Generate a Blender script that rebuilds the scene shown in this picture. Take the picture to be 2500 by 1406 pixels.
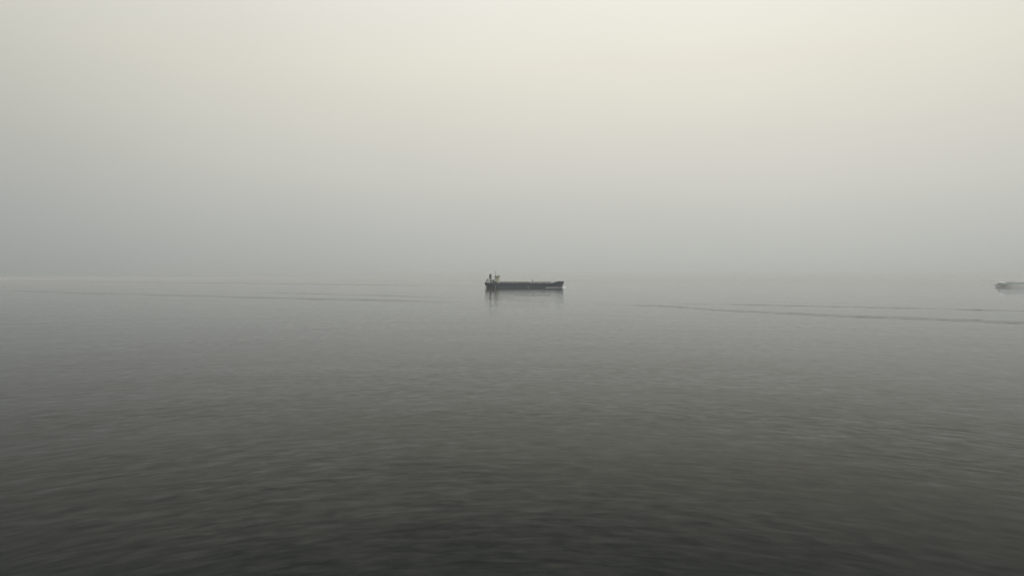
import bpy, bmesh, math, random
from mathutils import Vector, noise as mnoise
random.seed(4)
for o in list(bpy.data.objects): bpy.data.objects.remove(o)
S = bpy.context.scene
COL = S.collection
R = math.radians

# ------------------------------------------------------------ camera, sky, sun, exposure
CAM_H = 15.8            # eye height above the water, a ship's rail
F = 1925.0               # focal length of the photograph in its own pixels (2500 wide)
HOR = 680.0              # row of the true horizon
cam = bpy.data.cameras.new('camera'); co = bpy.data.objects.new('camera', cam); COL.objects.link(co)
co.location = (0, 0, CAM_H)
co.rotation_euler = (R(90) - math.atan((703 - HOR) / F), 0, 0)
cam.sensor_width = 36; cam.lens = 36 * F / 2500
cam.clip_start = 0.5; cam.clip_end = 60000
S.camera = co

S.view_settings.view_transform = 'Standard'; S.view_settings.look = 'None'
S.view_settings.gamma = 1; S.view_settings.use_curve_mapping = False
S.view_settings.exposure = 0.0

SUN_AZ, SUN_EL = R(15), R(50)     # veiled sun, ahead and a little to the right
w = bpy.data.worlds.new('World'); S.world = w; w.use_nodes = True
nt = w.node_tree; N = nt.nodes; L = nt.links; N.clear()
def nd(t, **k):
    n = N.new(t)
    for a, b in k.items(): setattr(n, a, b)
    return n
def mth(op, a, b=None, clamp=False, nodes=None, links=None):
    n = (nodes or N).new('ShaderNodeMath'); n.operation = op; n.use_clamp = clamp
    for i, v in enumerate((a, b)):
        if v is None: continue
        if isinstance(v, (int, float)): n.inputs[i].default_value = v
        else: (links or L).new(v, n.inputs[i])
    return n.outputs[0]
out = nd('ShaderNodeOutputWorld'); bg = nd('ShaderNodeBackground'); bg.inputs[1].default_value = 1.0
tc = nd('ShaderNodeTexCoord'); nrm = nd('ShaderNodeVectorMath', operation='NORMALIZE')
L.new(tc.outputs['Generated'], nrm.inputs[0])
sep = nd('ShaderNodeSeparateXYZ'); L.new(nrm.outputs[0], sep.inputs[0])
el = mth('ARCSINE', sep.outputs[2])
el01 = mth('DIVIDE', el, R(90), clamp=True)
ramp = nd('ShaderNodeValToRGB'); cr = ramp.color_ramp
def lin(c): return tuple(((x/255)/12.92 if x/255 <= .04045 else ((x/255+.055)/1.055)**2.4) for x in c) + (1,)
stops = [(0, (176,178,173)), (.7, (181,183,178)), (2.0, (187,189,184)), (4.5, (196,197,192)), (7.2, (207,206,199)), (11.1, (219,217,206)),
         (15, (229,226,213)), (19.4, (236,234,224)), (30, (243,241,233)), (90, (240,240,238))]
cr.elements[0].position = 0; cr.elements[0].color = lin(stops[0][1])
cr.elements[1].position = 1; cr.elements[1].color = lin(stops[-1][1])
for e, c in stops[1:-1]:
    k = cr.elements.new(e/90); k.color = lin(c)
L.new(el01, ramp.inputs[0])
# overcast is brighter round the veiled sun's bearing
hx = mth('MULTIPLY', sep.outputs[0], math.sin(SUN_AZ)); hy = mth('MULTIPLY', sep.outputs[1], math.cos(SUN_AZ))
dt = mth('ADD', hx, hy)
hl = mth('SQRT', mth('MAXIMUM', mth('SUBTRACT', 1.0, mth('MULTIPLY', sep.outputs[2], sep.outputs[2])), 1e-5))
ca = mth('DIVIDE', dt, hl)
fall = mth('SMOOTH_MAX', mth('SUBTRACT', 1.0, mth('MULTIPLY', mth('SUBTRACT', 1.0, ca), mth('SUBTRACT', .95, mth('MULTIPLY', el01, 1.25)))), 0.66)
N[fall.node.name].inputs[2].default_value = 0.15
up = mth('POWER', el01, 2.4)
az = mth('ADD', mth('MULTIPLY', fall, mth('SUBTRACT', 1.0, up)), mth('MULTIPLY', up, 1.45))
# very soft unevenness of the fog bank
nz = nd('ShaderNodeTexNoise'); nz.inputs['Scale'].default_value = 2.2; nz.inputs['Detail'].default_value = 4
mp = nd('ShaderNodeMapping'); mp.inputs['Scale'].default_value = (1, 1, 2.5); L.new(nrm.outputs[0], mp.inputs[0]); L.new(mp.outputs[0], nz.inputs['Vector'])
soft = mth('ADD', 0.95, mth('MULTIPLY', nz.outputs[0], 0.10))
tot = mth('MULTIPLY', az, soft)
# the thicker fog away from the sun is also a little cooler
tint = nd('ShaderNodeCombineXYZ')
for i_, k_ in enumerate((1.0, .95, .90)): L.new(mth('SUBTRACT', 1.0, mth('MULTIPLY', mth('SUBTRACT', 1.0, tot), k_)), tint.inputs[i_])
mul = nd('ShaderNodeVectorMath', operation='MULTIPLY'); L.new(ramp.outputs[0], mul.inputs[0]); L.new(tint.outputs[0], mul.inputs[1])
sky = nd('ShaderNodeTexSky', sky_type='NISHITA'); sky.sun_disc = False
sky.sun_elevation = SUN_EL; sky.sun_rotation = SUN_AZ; sky.air_density = 1.5; sky.dust_density = 6
sk = nd('ShaderNodeVectorMath', operation='SCALE'); L.new(sky.outputs[0], sk.inputs[0]); sk.inputs['Scale'].default_value = 0.1
mx = nd('ShaderNodeMix', data_type='RGBA'); mx.inputs[0].default_value = 0.97     # the fog hides nearly all of the clear sky
L.new(sk.outputs[0], mx.inputs[6]); L.new(mul.outputs[0], mx.inputs[7])
L.new(mx.outputs[2], bg.inputs[0]); L.new(bg.outputs[0], out.inputs[0])

sl = bpy.data.lights.new('sun', 'SUN'); so = bpy.data.objects.new('sun', sl); COL.objects.link(so)
sl.energy = 0.5; sl.angle = R(16); sl.color = (1, .96, .9)
d = Vector((math.sin(SUN_AZ)*math.cos(SUN_EL), math.cos(SUN_AZ)*math.cos(SUN_EL), math.sin(SUN_EL)))
so.rotation_euler = d.to_track_quat('Z', 'Y').to_euler()

# ------------------------------------------------------------ helpers
def mat(name, col, rough=.6, metal=0, var=.25, scale=.6, rust=0):
    m = bpy.data.materials.new(name); m.use_nodes = True; t = m.node_tree; b = t.nodes['Principled BSDF']
    b.inputs['Roughness'].default_value = rough; b.inputs['Metallic'].default_value = metal
    tcn = t.nodes.new('ShaderNodeTexCoord'); n = t.nodes.new('ShaderNodeTexNoise')
    mp_ = t.nodes.new('ShaderNodeMapping'); mp_.inputs['Scale'].default_value = (scale, scale, scale*.35)
    t.links.new(tcn.outputs['Object'], mp_.inputs[0]); t.links.new(mp_.outputs[0], n.inputs['Vector'])
    n.inputs['Scale'].default_value = 1; n.inputs['Detail'].default_value = 5
    r = t.nodes.new('ShaderNodeValToRGB'); r.color_ramp.elements[0].position = .3; r.color_ramp.elements[1].position = .7
    r.color_ramp.elements[0].color = tuple(c*(1-var) for c in col)+(1,); r.color_ramp.elements[1].color = tuple(c*(1+var) for c in col)+(1,)
    t.links.new(n.outputs[0], r.inputs[0]); src = r.outputs[0]
    if rust:
        n2 = t.nodes.new('ShaderNodeTexNoise'); n2.inputs['Scale'].default_value = .5; n2.inputs['Detail'].default_value = 8
        mp2 = t.nodes.new('ShaderNodeMapping'); mp2.inputs['Scale'].default_value = (1, 1, .12)
        t.links.new(tcn.outputs['Object'], mp2.inputs[0]); t.links.new(mp2.outputs[0], n2.inputs['Vector'])
        r2 = t.nodes.new('ShaderNodeValToRGB'); r2.color_ramp.elements[0].position = .52; r2.color_ramp.elements[1].position = .72
        r2.color_ramp.elements[1].color = (rust, rust, rust, 1)
        t.links.new(n2.outputs[0], r2.inputs[0])
        mm = t.nodes.new('ShaderNodeMix'); mm.data_type = 'RGBA'
        t.links.new(r2.outputs[0], mm.inputs[0]); t.links.new(src, mm.inputs[6]); mm.inputs[7].default_value = (.12, .06, .04, 1); src = mm.outputs[2]
    t.links.new(src, b.inputs['Base Color'])
    return m
M = dict(
    hull=mat('hull_paint', (.006, .032, .080), .5, var=.3, scale=.25, rust=.08),
    boot=mat('boot_topping', (.055, .068, .090), .65, var=.25, scale=.3, rust=.15),
    black=mat('black_paint', (.012, .012, .012), .6),
    grey=mat('grey_paint', (.14, .14, .13), .6),
    dark=mat('dark_fittings', (.03, .032, .03), .6),
    deck=mat('deck_paint', (.07, .085, .07), .7, rust=.4),
    pipe=mat('pipe_paint', (.055, .058, .05), .6, rust=.3),
    green=mat('manifold_paint', (.13, .16, .14), .6),
    white=mat('house_white', (.84, .84, .83), .5, var=.04, rust=.06),
    cream=mat('house_cream', (.88, .84, .62), .5, var=.04, rust=.05),
    glass=mat('dark_glass', (.01, .012, .014), .15),
    fhull=mat('ferry_hull', (.86, .90, .90), .5, var=.03),
    fwhite=mat('ferry_white', (.34, .36, .35), .5, var=.04),
    fgrey=mat('ferry_grey', (.78, .85, .85), .5, var=.05),
    fglass=mat('ferry_glass', (.16, .19, .20), .3),
    wash=mat('thin_wash', (.30, .31, .31), .9, var=.3, scale=.3),
    foam=mat('foam', (.86, .88, .88), .9, var=.05, scale=3),
)
def link(name, bm, m, parent=None, smooth=False):
    me = bpy.data.meshes.new(name); bmesh.ops.recalc_face_normals(bm, faces=bm.faces[:]); bm.to_mesh(me); bm.free()
    if m: me.materials.append(m)
    if smooth:
        for p in me.polygons: p.use_smooth = True
    o = bpy.data.objects.new(name, me); COL.objects.link(o)
    if parent: o.parent = parent
    return o
def tag(o, label, cat=None, group=None, kind=None):
    o['label'] = label
    if cat: o['category'] = cat
    if group: o['group'] = group
    if kind: o['kind'] = kind
    return o
def empty(name, loc, label, cat, rz=0):
    o = bpy.data.objects.new(name, None); COL.objects.link(o); o.location = loc; o.rotation_euler = (0, 0, rz); o.empty_display_size = 1
    return tag(o, label, cat)
def box(bm, x0, x1, y0, y1, z0, z1, bev=0):
    r = bmesh.ops.create_cube(bm, size=1)
    for v in r['verts']:
        v.co = Vector(((x0+x1)/2 + v.co.x*(x1-x0), (y0+y1)/2 + v.co.y*(y1-y0), (z0+z1)/2 + v.co.z*(z1-z0)))
    if bev:
        es = list({e for v in r['verts'] for e in v.link_edges})
        bmesh.ops.bevel(bm, geom=es, offset=bev, segments=1, affect='EDGES')
def tube(bm, a, b, r, r2=None, seg=8):
    a, b = Vector(a), Vector(b); ax = (b-a).normalized()
    u = ax.orthogonal().normalized(); v = ax.cross(u)
    r2 = r if r2 is None else r2
    A = [bm.verts.new(a + (u*math.cos(k*2*math.pi/seg)+v*math.sin(k*2*math.pi/seg))*r) for k in range(seg)]
    B = [bm.verts.new(b + (u*math.cos(k*2*math.pi/seg)+v*math.sin(k*2*math.pi/seg))*r2) for k in range(seg)]
    for k in range(seg): bm.faces.new((A[k], A[(k+1)%seg], B[(k+1)%seg], B[k]))
    bm.faces.new(A[::-1]); bm.faces.new(B)
def prism(bm, pts, y0, y1):       # outline in x,z pushed across the beam
    A = [bm.verts.new((x, y0, z)) for x, z in pts]; B = [bm.verts.new((x, y1, z)) for x, z in pts]; n = len(pts)
    for k in range(n): bm.faces.new((A[k], A[(k+1)%n], B[(k+1)%n], B[k]))
    bm.faces.new(A[::-1]); bm.faces.new(B)
def B(name, m, parent, *a, bev=0):
    bm = bmesh.new(); box(bm, *a, bev=bev); return link(name, bm, m, parent)
def T(name, m, parent, *segs, r=.2):
    bm = bmesh.new()
    for s in segs: tube(bm, s[0], s[1], s[2] if len(s) > 2 else r, s[3] if len(s) > 3 else None)
    return link(name, bm, m, parent, True)
def interp(tab, u):
    if u <= tab[0][0]: return tab[0][1]
    for (a, x), (b, y) in zip(tab, tab[1:]):
        if u <= b: return x + (y-x)*(u-a)/(b-a)
    return tab[-1][1]

# ------------------------------------------------------------ the sea
def ground(px, py):
    D = CAM_H*F/(py-HOR); return ((px-1250)/F*D, D)
def water_mat(name, rough_amp=1.0, base=(.0010, .0040, .0032)):
    m = bpy.data.materials.new(name); m.use_nodes = True; t = m.node_tree; n_, l_ = t.nodes, t.links; b = n_['Principled BSDF']
    def mm(op, a, c=None, **k): return mth(op, a, c, nodes=n_, links=l_, **k)
    g = n_.new('ShaderNodeNewGeometry'); sp = n_.new('ShaderNodeSeparateXYZ'); l_.new(g.outputs['Position'], sp.inputs[0])
    x, y = sp.outputs[0], sp.outputs[1]
    yy = mm('SUBTRACT', y, 12.0)
    r = mm('SQRT', mm('ADD', mm('MULTIPLY', x, x), mm('MULTIPLY', yy, yy)))     # curved fronts of a ship's bow waves
    def nz(sr, sx, detail=3, rough=.55, off=0, dist=0):
        c = n_.new('ShaderNodeCombineXYZ'); l_.new(mm('MULTIPLY', x, sx), c.inputs[0]); l_.new(mm('MULTIPLY', r, sr), c.inputs[1]); c.inputs[2].default_value = off
        q = n_.new('ShaderNodeTexNoise'); q.inputs['Scale'].default_value = 1; q.inputs['Detail'].default_value = detail
        q.inputs['Roughness'].default_value = rough; q.inputs['Distortion'].default_value = dist
        l_.new(c.outputs[0], q.inputs['Vector']); return mm('SUBTRACT', q.outputs[0], .5)
    swell = nz(1/14, 1/45, 2, off=3)
    chop = nz(1/1.3, 1/3.4, 3, off=7, dist=.6)
    ripple = nz(1.5, .62, 3, .6, off=11)
    side = nz(.9, .5, 3, .6, off=23)
    patch = nz(1/35, 1/90, 3, off=31, dist=.5)
    amp = mm('ADD', 1.0, mm('MULTIPLY', patch, 1.8))
    sr = mm('ADD', mm('ADD', mm('MULTIPLY', swell, SW), mm('MULTIPLY', chop, CH)), mm('MULTIPLY', ripple, RI))
    near = mm('ADD', .46, mm('MULTIPLY', mm('EXPONENT', mm('DIVIDE', r, -110.0)), .7))   # our own bow waves die out with distance
    amp = mm('MULTIPLY', amp, near)
    sr = mm('MULTIPLY', mm('MULTIPLY', sr, amp), rough_amp)
    sx = mm('MULTIPLY', mm('MULTIPLY', side, near), RI*rough_amp)
    c = n_.new('ShaderNodeCombineXYZ'); gn = n_.new('ShaderNodeSeparateXYZ'); l_.new(g.outputs['Normal'], gn.inputs[0]); l_.new(mm('ADD', sx, gn.outputs[0]), c.inputs[0]); l_.new(mm('ADD', sr, gn.outputs[1]), c.inputs[1]); c.inputs[2].default_value = 1
    nn = n_.new('ShaderNodeVectorMath'); nn.operation = 'NORMALIZE'; l_.new(c.outputs[0], nn.inputs[0])
    l_.new(nn.outputs[0], b.inputs['Normal'])
    b.inputs['Base Color'].default_value = base+(1,)
    b.inputs['Roughness'].default_value = .02
    b.inputs['IOR'].default_value = IOR
    return m
SW, CH, RI, IOR = .06, .17, .13, 1.092
M['water'] = water_mat('sea_water'); M['wake'] = water_mat('churned_water', 1.6)
bm = bmesh.new()
rings = [0, 20, 60, 150, 400, 1000, 2500, 6000, 15500]; seg = 96
prev = None; c0 = bm.verts.new((0, 0, 0))
for r_ in rings[1:]:
    cur = [bm.verts.new((r_*math.cos(2*math.pi*k/seg), r_*math.sin(2*math.pi*k/seg), 0)) for k in range(seg)]
    for k in range(seg):
        if prev: bm.faces.new((prev[k], cur[k], cur[(k+1)%seg], prev[(k+1)%seg]))
        else: bm.faces.new((c0, cur[k], cur[(k+1)%seg]))
    prev = cur
tag(link('sea', bm, M['water']), 'dark grey calm sea with low ripples fading into fog', kind='structure')

def wake(pts, wpx, label, hgt=.45, seed=0.0):
    """train of low wave crests: pts are points on the water, its edges dip under the surface"""
    bm = bmesh.new(); rows = []; n = 240
    tot = len(pts)-1
    mid = pts[len(pts)//2]; dep = CAM_H*F/(mid[1]-HOR); gw = wpx*dep*dep/(CAM_H*F)
    nc = max(1, min(14, round(gw/12))); per = 8
    for i in range(n+1):
        f = i/n*tot; k = min(int(f), tot-1); f -= k
        px = pts[k][0]+(pts[k+1][0]-pts[k][0])*f; py = pts[k][1]+(pts[k+1][1]-pts[k][1])*f
        py += .6*mnoise.noise(Vector((px/130, seed, 0)))
        e = min(1, 5*min(i/n, 1-i/n))
        c = Vector(ground(px, py)); rd = c.normalized(); row = []
        for j in range(nc*per+1):
            t = j/per; ci = min(int(t), nc-1); ph = t-ci
            amp = hgt*e*max(.25, .7+.5*mnoise.noise(Vector((px/90, seed+5+ci*.7, 0)))+.3*mnoise.noise(Vector((px/22, seed+9+ci, 0))))*(1-.6*abs(ci-(nc-1)/2)/max(1, nc/2))
            z = amp*(math.sin(math.pi*ph)**1.5)-.02
            if j in (0, nc*per): z = -.06
            q = c + rd*((t-nc/2)*min(gw/nc, 13)); row.append(bm.verts.new((q.x, q.y, z)))
        rows.append(row)
    for ra, rb in zip(rows, rows[1:]):
        for j in range(len(ra)-1): bm.faces.new((ra[j], ra[j+1], rb[j+1], rb[j]))
    o = link('wake', bm, M['wake'], smooth=True)
    if sum(p.normal.z for p in o.data.polygons) < 0: o.data.flip_normals()
    return tag(o, label, kind='stuff')
wake([(-60, 685.2), (0, 685.6), (250, 688), (500, 691), (800, 694.5), (1184, 699.5)], 2.4, 'thin dark wake trailing left from the tanker stern into the fog', 1.1, seed=1)
wake([(-60, 705), (0, 708.5), (200, 716), (350, 719), (700, 728.5), (1000, 734.5), (1200, 740)], 3.2, 'dark swell line below the tanker wake at the left', seed=2)
wake([(600, 714.5), (760, 717), (900, 720.5), (1180, 729)], 2.0, 'short faint swell line between two longer ones left of the tanker', seed=3)
wake([(1380, 741), (1600, 746.5), (1800, 759), (2050, 771), (2300, 779), (2500, 788), (2560, 791)], 7.5, 'broad dark swell band at the right, nearest of the lines', .55, seed=4)
wake([(1600, 739.5), (1750, 742.5), (1900, 745.5), (2200, 752), (2500, 759), (2560, 760)], 2.6, 'thin dark swell line above the broad band at the right', .42, seed=5)

# ------------------------------------------------------------ tanker
K = 1379/F               # metres per photograph pixel at the tanker
WL = 703.5
def U(px): return (px-1183)*K
def Z(py): return (WL-py)*K
def X(u): return u*K
root = empty('tanker', ((1183-1250)*K, 1390, -1.05), 'dark blue tanker with black funnel and cream bridge steaming right', 'ship')
SHEER = [(0, 10.2), (8, 10.2), (9, 9.3), (35, 9.3), (36, 9.1), (110, 8.95), (111, 8.7), (164, 8.6), (172, 10.0), (179, 11.5), (185, 12.3), (187, 11.9), (196, 11.8)]
def stem(z): return 191 + max(0, z-3.2)/8.6*4.6
def sternx(z): return interp([(-2, 7.5), (2.9, 7), (3.4, 5), (4.2, 2.6), (5.2, 1.2), (6.6, .3), (8, 0), (13, 0)], z)
def half(u, z, s):
    us, ut = stem(z), sternx(z); k = min(1, max(0, z/9))
    t = min(1, max(0, (us-u)/(48-22*k))); fo = 1-(1-t)**(2.0+.4*k)
    w0 = interp([(-2, .03), (3, .12), (5, .5), (8, .7)], z); t = min(1, max(0, (u-ut)/(34-12*k))); af = w0+(1-w0)*(1-(1-t)**2)
    return 11*min(fo, af) + (.0 if s < 1 else 0)
def loft(zlo_f, zhi_f, nz_, ns=120):
    bm = bmesh.new(); P, Q = [], []
    for i in range(ns+1):
        s = i/ns; un = 196*s; zl, zh = zlo_f(un), zhi_f(un); p, q = [], []
        for j in range(nz_+1):
            z = zl+(zh-zl)*j/nz_; ut, us = sternx(z), stem(z); u = ut+(us-ut)*s; b_ = max(half(u, z, s), .02)
            p.append(bm.verts.new((X(u), -b_, z))); q.append(bm.verts.new((X(u), b_, z)))
        P.append(p); Q.append(q)
    for i in range(ns):
        for j in range(nz_):
            bm.faces.new((P[i][j], P[i+1][j], P[i+1][j+1], P[i][j+1])); bm.faces.new((Q[i][j+1], Q[i+1][j+1], Q[i+1][j], Q[i][j]))
        bm.faces.new((P[i][0], Q[i][0], Q[i+1][0], P[i+1][0]))
    for i in (0, ns):
        for j in range(nz_): bm.faces.new((P[i][j], P[i][j+1], Q[i][j+1], Q[i][j]))
    return bm, P, Q
BT = 3.3
bm, P, Q = loft(lambda u: BT, lambda u: interp(SHEER, u), 7)
hull = link('hull', bm, M['hull'], root)
bm, P, Q = loft(lambda u: -2.0, lambda u: BT-.02, 5)
link('boot_topping', bm, M['boot'], root)['label'] = 'dull red brown paint band along the waterline'
bm = bmesh.new(); rows = []
for i in range(121):
    u = 1+192*i/120; z = interp(SHEER, 196*i/120) - (.9 if (u > 168 or u < 8) else .02)
    b_ = max(.05, half(u, z, 0)-.25); rows.append((bm.verts.new((X(u), -b_, z)), bm.verts.new((X(u), b_, z))))
for a, b_ in zip(rows, rows[1:]): bm.faces.new((a[0], b_[0], b_[1], a[1]))
link('deck', bm, M['deck'], root)
# bulbous bow, rudder
bm = bmesh.new(); bmesh.ops.create_icosphere(bm, subdivisions=3, radius=1)
for v in bm.verts: v.co = Vector((X(190.5)+v.co.x*X(5.6), v.co.y*2.0, .7+v.co.z*2.1))
link('bulbous_bow', bm, M['boot'], root, True)
bm = bmesh.new(); prism(bm, [(X(.6), -2), (X(.9), 1.0), (X(2.4), 2.2), (X(5.2), 3.1), (X(7.6), 3.1), (X(7.6), -2)], -.55, .55)
link('rudder', bm, M['boot'], root)
# marks on the side
B('draught_mark', M['white'], root, X(26.3), X(26.9), -11.04, -10.9, 1.3, 5.0)
B('draught_mark', M['white'], root, X(106.2), X(106.8), -11.04, -10.96, .6, 4.0)
B('rubbing_strake', M['black'], root, X(30), X(150), -11.10, -10.9, 7.9, 8.1)
# funnel and its casing
fy = 4.2
c = B('engine_casing', M['white'], root, X(9.2), X(16.4), -fy, fy, 9.2, 16.1, bev=.15)
B('casing_door', M['black'], c, X(14.0), X(15.6), -fy-.12, -fy+.1, 9.3, 15.6)
B('casing_ledge', M['grey'], c, X(8.6), X(17.4), -fy-.5, fy+.5, 13.0, 13.2)
bm = bmesh.new(); prism(bm, [(X(10.9), 16.1), (X(16.3), 16.1), (X(16.6), 24.0), (X(11.1), 24.4)], -2.3, 2.3)
fn = link('funnel', bm, M['black'], root)
B('funnel_band', M['grey'], fn, X(12.1), X(15.3), -2.36, -2.25, 18.0, 22.4)
for q in (-.9, .9):
    T('exhaust_pipe', M['black'], fn, ((X(13), q, 24), (X(12.7), q, 25.4)), ((X(14.6), q, 24), (X(14.4), q, 25.1)), r=.35)
# house aft of the bridge
h = B('aft_house', M['white'], root, X(17), X(24), -6, 6, 9.2, 12.1, bev=.1)
B('boat_deck', M['grey'], h, X(16.6), X(24), -8.6, 8.6, 14.7, 15.15)
for u in (17.4, 19.0, 22.6): T('deck_post', M['dark'], h, ((X(u), -8.3, 9.2), (X(u), -8.3, 14.7)), r=.22)
B('recess_shade', M['dark'], h, X(18.2), X(19.6), -7.4, -6.1, 9.3, 13.2)  # dark boxes stand in for the shaded recesses below the boat deck
B('recess_shade', M['dark'], h, X(21.6), X(24), -7.6, -6.1, 10.8, 13.2)
B('winch_house', M['dark'], h, X(24.1), X(30), -8.4, -7.3, 9.3, 11.4)
B('vent_housing', M['grey'], h, X(19.8), X(22.2), -4, 4, 12.1, 14.6)
# accommodation block: tiers with deck slabs
a = B('accommodation_block', M['white'], root, X(24.2), X(29.8), -7.2, 7.2, 9.2, 20.0, bev=.1)
for z in (12.2, 14.9, 17.6): B('deck_slab', M['white'], a, X(23.6), X(29.8), -8.2, 8.2, z, z+.22)
for z in (12.9, 15.6):
    for u in (25.4, 27.6): B('window', M['glass'], a, X(u), X(u)+.5, -7.26, -7.15, z+.3, z+1.0)
bm = bmesh.new(); prism(bm, [(X(26.9), 17.9), (X(29.6), 17.9), (X(28.9), 19.6), (X(28.0), 19.9)], -7.5, -7.1)
link('wing_recess', bm, M['glass'], a)
bt = B('bridge_tower', M['cream'], root, X(29.9), X(35.6), -8.4, 8.4, 9.2, 19.6, bev=.12)
for z in (12.0, 14.7, 17.3): B('deck_slab', M['cream'], bt, X(29.9), X(36.1), -8.9, 8.9, z, z+.2)
for z in (10.2, 13.0, 15.6):
    for u in (31.2, 33.4): B('window', M['glass'], bt, X(u), X(u)+.45, -8.46, -8.35, z+.6, z+1.2)
wh = B('wheelhouse', M['cream'], root, X(30.2), X(36.6), -9.8, 9.8, 19.6, 21.2, bev=.1)
for k in range(9): B('window', M['glass'], wh, X(36.55), X(36.75), -8.8+k*2, -7.3+k*2, 20.1, 20.9)
B('window', M['glass'], wh, X(32.0), X(34.0), -9.87, -9.75, 19.95, 20.75)
B('bridge_wing', M['grey'], wh, X(24.6), X(30.1), -11, 11, 19.9, 20.2)
B('monkey_island', M['dark'], wh, X(24.4), X(36.4), -11, 11, 21.2, 21.6)
for u in (25, 28): T('wing_strut', M['dark'], wh, ((X(u), -10.6, 20), (X(u), -10.6, 21.3)), r=.12)
ms = T('radar_mast', M['grey'], root, ((X(26.1), 0, 20), (X(26.1), 0, 30.4), .42, .18), ((X(26.1), 0, 24.5), (X(24.9), 0, 21.6), .15))
B('radar_scanner', M['grey'], ms, X(25.1), X(27.1), -1.6, 1.6, 25.2, 25.6)
B('radar_scanner', M['grey'], ms, X(25.3), X(26.9), -1.2, 1.2, 28.0, 28.4)
B('yard_arm', M['grey'], ms, X(26.0), X(26.2), -3, 3, 26.6, 26.8)
T('antenna', M['grey'], root, ((X(34), 5, 21.5), (X(34), 5, 26), .06), r=.06)
# stern gear
for s in (-1, 1):
    T('stern_railing', M['dark'], root, *[((X(u), s*(7+u*.22), 10.1), (X(u), s*(7+u*.22), 11.2)) for u in (.6, 3, 5.5, 8)],
      *[((X(.6), s*7.13, z), (X(8), s*8.76, z)) for z in (10.7, 11.2)], r=.05)
T('boat_ramp', M['grey'], root, ((X(3.2), -2.9, 11.1), (X(9.4), -2.9, 15.5)), ((X(3.2), -.9, 11.1), (X(9.4), -.9, 15.5)), ((X(8.4), -2.9, 10), (X(8.4), -2.9, 14.8)), ((X(5), -2.9, 10), (X(5), -2.9, 12.3)), r=.18)
for u in (3, 6):
    for y in (-5, 4.6): T('mooring_winch', M['dark'], root, ((X(u), y, 10.0), (X(u), y+1.6, 10.0), .7))
# cargo deck: raised pipes on trestles, catwalk, manifold, hatches
pz = [(-3.2, .38), (-2.1, .3), (-1.1, .3), (2.3, .38), (3.5, .3)]
for y, r_ in pz: T('cargo_pipe', M['dark'] if r_ > .35 else M['pipe'], root, ((X(36.5), y, 10.35), (X(163), y, 10.2)), r=r_)
for k in range(22):
    u = 38+k*5.9
    if u < 162 : T('pipe_trestle', M['dark'], root, ((X(u), -4.2, 8.7), (X(u), -4.2, 10.3)), ((X(u), 4.2, 8.7), (X(u), 4.2, 10.3)), ((X(u), -4.2, 9.7), (X(u), 4.2, 9.7)), r=.16)
bm = bmesh.new(); box(bm, X(36), X(101), -.5, .9, 10.35, 10.9); box(bm, X(120), X(163), -.5, .9, 10.45, 10.75)
cw = link('catwalk', bm, M['dark'], root)
segs = []
for a_, b_ in ((36, 101), (120, 163)):
    u = a_
    while u <= b_: segs.append(((X(u), -.5, 10.6), (X(u), -.5, 11.6))); u += 3
    segs += [((X(a_), -.5, z), (X(b_), -.5, z)) for z in (11.1, 11.6)]
T('catwalk_railing', M['dark'], cw, *segs, r=.05)
random.seed(9)
for u in (39, 44, 52.5, 61, 66, 73, 84, 89.5, 96, 124, 130, 139, 146, 155):
    w_ = random.uniform(.8, 2.2)
    T('tank_hatch', M['dark'] if random.random() < .6 else M['pipe'], root, ((X(u), -6.2, 8.8), (X(u), -6.2, random.uniform(9.9, 10.9)), w_*.5))
for u in (42, 57, 78, 92, 127, 143, 151): T('vent_riser', M['grey'], root, ((X(u), -7.6, 8.8), (X(u), -7.6, random.uniform(10.9, 11.6)), .16), ((X(u), -7.6, 10.8), (X(u)+.3, -7.6, 11.1), .28))
B('trunk_deck', M['green'], root, X(86), X(110), -8.3, 8.3, 8.85, 9.5, bev=.1)
mf = B('manifold_platform', M['green'], root, X(99), X(109.4), -9.8, 9.8, 9.5, 10.9, bev=.1)
for k in range(4): T('manifold_pipe', M['dark'], mf, ((X(101.2+k*2), -10.4, 10.95), (X(101.2+k*2), 10.4, 10.95)), r=.26)
bm = bmesh.new(); prism(bm, [(X(109.4), 8.9), (X(111), 8.9), (X(110.3), 11.0), (X(109.4), 11.0)], -9.8, 9.8); link('manifold_break', bm, M['green'], root)
T('sampling_post', M['grey'], root, ((X(97), 0, 9), (X(97), 0, 13.7)), r=.14)
T('derrick_post', M['pipe'], root, ((X(36.5), 6, 9), (X(36.5), 6, 12.4)), r=.14)
cp = T('hose_crane', M['dark'], root, ((X(116.6), -2, 8.6), (X(117.4), -2, 14.3), .42, .26), ((X(118.6), -2, 8.6), (X(117.7), -2, 14.3), .2))
bm = bmesh.new(); prism(bm, [(X(116.6), 13.1), (X(118.6), 13.1), (X(118.1), 14.6), (X(117.6), 15.4), (X(117.2), 14.6)], -2.7, -1.3); link('crane_head', bm, M['dark'], cp)
T('crane_jib', M['grey'], cp, ((X(117.5), -2, 13.5), (X(117.5), 6, 11.2)), r=.2)
T('foremast', M['dark'], root, ((X(160.5), 0, 8.6), (X(160.5), 0, 12.3)), ((X(160.0), -1, 11.3), (X(160.0), 1, 11.3)), r=.26)
# side rails
for s in (-1, 1):
    segs = []
    for k in range(0, 62):
        u = 37+k*2.05; segs.append(((X(u), s*10.7, 8.8), (X(u), s*10.7, 9.9)))
    segs += [((X(37), s*10.7, z), (X(163), s*10.7, z-.1)) for z in (9.4, 9.9)]
    T('side_railing', M['dark'], root, *segs, r=.04)
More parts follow.
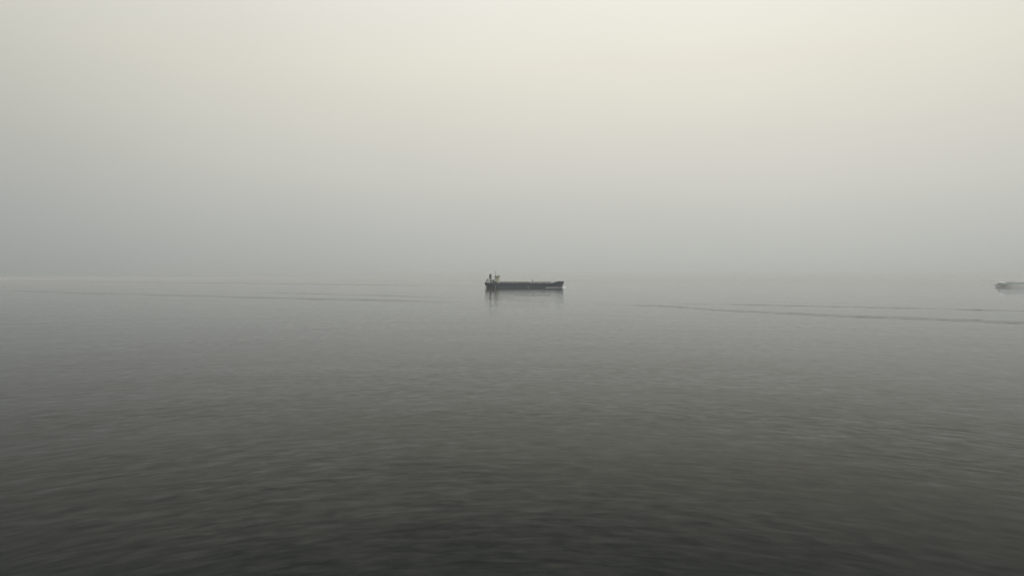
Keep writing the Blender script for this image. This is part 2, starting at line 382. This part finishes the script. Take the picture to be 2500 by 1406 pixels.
# forecastle
for y in (-3, 3): T('windlass', M['dark'], root, ((X(181), y-1, 11.6), (X(181), y+1, 11.6), .8))
T('anchor', M['black'], root, ((X(186.5), -3.75, 7.0), (X(186.5), -3.2, 8.6), .18), ((X(185.6), -3.85, 7.1), (X(187.4), -3.3, 7.1), .22))
for u in (176, 183, 189): T('bollard', M['dark'], root, ((X(u), -2.2, 10.6), (X(u), -2.2, 12.0), .3))
B('forecastle_store', M['grey'], root, X(168), X(173), -3, 3, 8.8, 9.9)
B('fender_rail', M['white'], root, X(187.5), X(193.4), -1.2, 1.2, 11.0, 12.15)

# lifeboat, sits on the ramp
lb = empty('lifeboat', ((1183-1250)*K+X(6.4), 1388.1, 12.95), 'dark enclosed lifeboat tilted on the stern ramp behind the funnel', 'lifeboat')
bm = bmesh.new(); bmesh.ops.create_icosphere(bm, subdivisions=3, radius=1)
for v in bm.verts: v.co = Vector((v.co.x*2.9, v.co.y*1.15, v.co.z*(.95 if v.co.z < 0 else 1.1)))
link('boat_hull', bm, M['black'], lb, True)
B('conning_hatch', M['dark'], lb, 1.0, 2.1, -.5, .5, .8, 1.35, bev=.1)
lb.rotation_euler = (0, -math.atan2(4.4, 6.2*K), 0)

# foam at the bow and along the side
def foam(name, pts, label, m='foam'):
    """pts: (x, near y, far y, height); lumpy low ridge of white water"""
    bm = bmesh.new(); rows = []; n = 90
    for i in range(n+1):
        f = i/n*(len(pts)-1); k = min(int(f), len(pts)-2); f -= k
        x, a, b_, hh = [pts[k][q]+(pts[k+1][q]-pts[k][q])*f for q in range(4)]
        row = []
        for j in range(7):
            t = j/6; z = hh*math.sin(math.pi*t)*(.7+.6*mnoise.noise(Vector((x*.7, t*3, 2)))) - .05
            row.append(bm.verts.new((x, a+(b_-a)*t + .3*mnoise.noise(Vector((x*.9, 7, t))), z)))
        rows.append(row)
    for ra, rb in zip(rows, rows[1:]):
        for j in range(6): bm.faces.new((ra[j], ra[j+1], rb[j+1], rb[j]))
    o = link(name, bm, M[m], smooth=True); return tag(o, label, kind='stuff')
ox = (1183-1250)*K
foam('bow_wave', [(ox+X(184), 1384, 1389, .1), (ox+X(188), 1379, 1388, .6), (ox+X(192), 1378, 1387, 1.1), (ox+X(196), 1379, 1392, 1.5), (ox+X(200.5), 1384, 1391, .3)], 'white bow wave curling round the tanker bulb')
foam('hull_foam', [(ox+X(147), 1377.8, 1378.6, .05), (ox+X(152), 1377.4, 1379.2, .5), (ox+X(164), 1377.2, 1380, .62), (ox+X(176), 1378.5, 1383, .45), (ox+X(184), 1381, 1385.5, .2)], 'thin white foam streak along the tanker side near the bow')

# ------------------------------------------------------------ fast ferry, far right
D2 = CAM_H*F/(700-HOR); K2 = D2/F
fe = empty('ferry', ((2432-1250)*K2, D2+8, 0), 'pale grey ferry at the right edge half lost in fog, bow pointing left', 'ferry')
fe.scale = (1, 1, .92)
def V(v): return v*K2
bm = bmesh.new(); rows = []
for i in range(61):
    s = i/60; row = []
    for j in range(6):
        z = -1+j*(5.4/5); st = max(0, (4.4-z))/4.4*8; v = st+(118-st)*s; t = min(1, max(0, v-.5*st)/60); b_ = 7.5*(1-(1-t)**2)+.05
        row.append((V(v), b_, z))
    rows.append(row)
P = [[bm.verts.new((x, -y, z)) for x, y, z in r_] for r_ in rows]; Q = [[bm.verts.new((x, y, z)) for x, y, z in r_] for r_ in rows]
for i in range(60):
    for j in range(5):
        bm.faces.new((P[i][j], P[i+1][j], P[i+1][j+1], P[i][j+1])); bm.faces.new((Q[i][j+1], Q[i+1][j+1], Q[i+1][j], Q[i][j]))
    bm.faces.new((P[i][5], P[i+1][5], Q[i+1][5], Q[i][5]))
for i in (0, 60):
    for j in range(5): bm.faces.new((P[i][j], P[i][j+1], Q[i][j+1], Q[i][j]))
link('hull', bm, M['fhull'], fe)
bm = bmesh.new(); prism(bm, [(V(4.5), 4.42), (V(14.8), 4.42), (V(14.8), 6.6), (V(9), 6.3), (V(6.5), 5.5)], -2.6, 2.6); link('foredeck_bulwark', bm, M['fwhite'], fe)
bm = bmesh.new(); prism(bm, [(V(15), 4.42), (V(112), 4.42), (V(113), 9.8), (V(80), 10.4), (V(50), 9.9), (V(26), 10.2), (V(16.2), 9.2)], -7, 7)
ss = link('superstructure', bm, M['fgrey'], fe)
for k in range(26): B('window', M['fglass'], ss, V(27+k*3.2), V(29+k*3.2), -7.08, -6.95, 7.6, 8.5)
for k in range(5): B('windscreen', M['fglass'], ss, V(15.1), V(16.6), -6.4+k*2.65, -4.0+k*2.65, 6.2, 7.9)
B('deck_edge', M['fgrey'], fe, V(20), V(114), -7.5, 7.5, 5.9, 6.2)
wh = B('wheelhouse', M['fgrey'], fe, V(24), V(33), -4, 4, 10.2, 10.9, bev=.15)
B('funnel', M['fgrey'], fe, V(88), V(93), -3, 3, 10.2, 13, bev=.2)
T('mast', M['fgrey'], fe, ((V(32), 0, 10.6), (V(33), 0, 13.2)), r=.15)
foam('ferry_wash', [((2432-1250)*K2+V(22), D2-1, D2+.6, .1), ((2432-1250)*K2+V(34), D2-3, D2+.4, .9), ((2432-1250)*K2+V(38), D2-3, D2+.4, .35), ((2432-1250)*K2+V(70), D2-4, D2+.4, .5), ((2432-1250)*K2+V(118), D2-6, D2+.4, .6)], 'pale wash along the side of the fog-veiled ferry', 'wash')

# ------------------------------------------------------------ haze
bm = bmesh.new(); box(bm, -16000, 16000, -16000, 16000, -1.0, 34.0)
hz = link('haze', bm, None)
m = bpy.data.materials.new('haze'); m.use_nodes = True; t = m.node_tree; t.nodes.clear()
o_ = t.nodes.new('ShaderNodeOutputMaterial'); v_ = t.nodes.new('ShaderNodeVolumePrincipled')
v_.inputs['Color'].default_value = (.985, .995, .99, 1); v_.inputs['Density'].default_value = 1.3e-4; v_.inputs['Anisotropy'].default_value = 0.6
t.links.new(v_.outputs[0], o_.inputs['Volume']); hz.data.materials.append(m)
tag(hz, 'pale grey fog lying over the sea', kind='stuff')
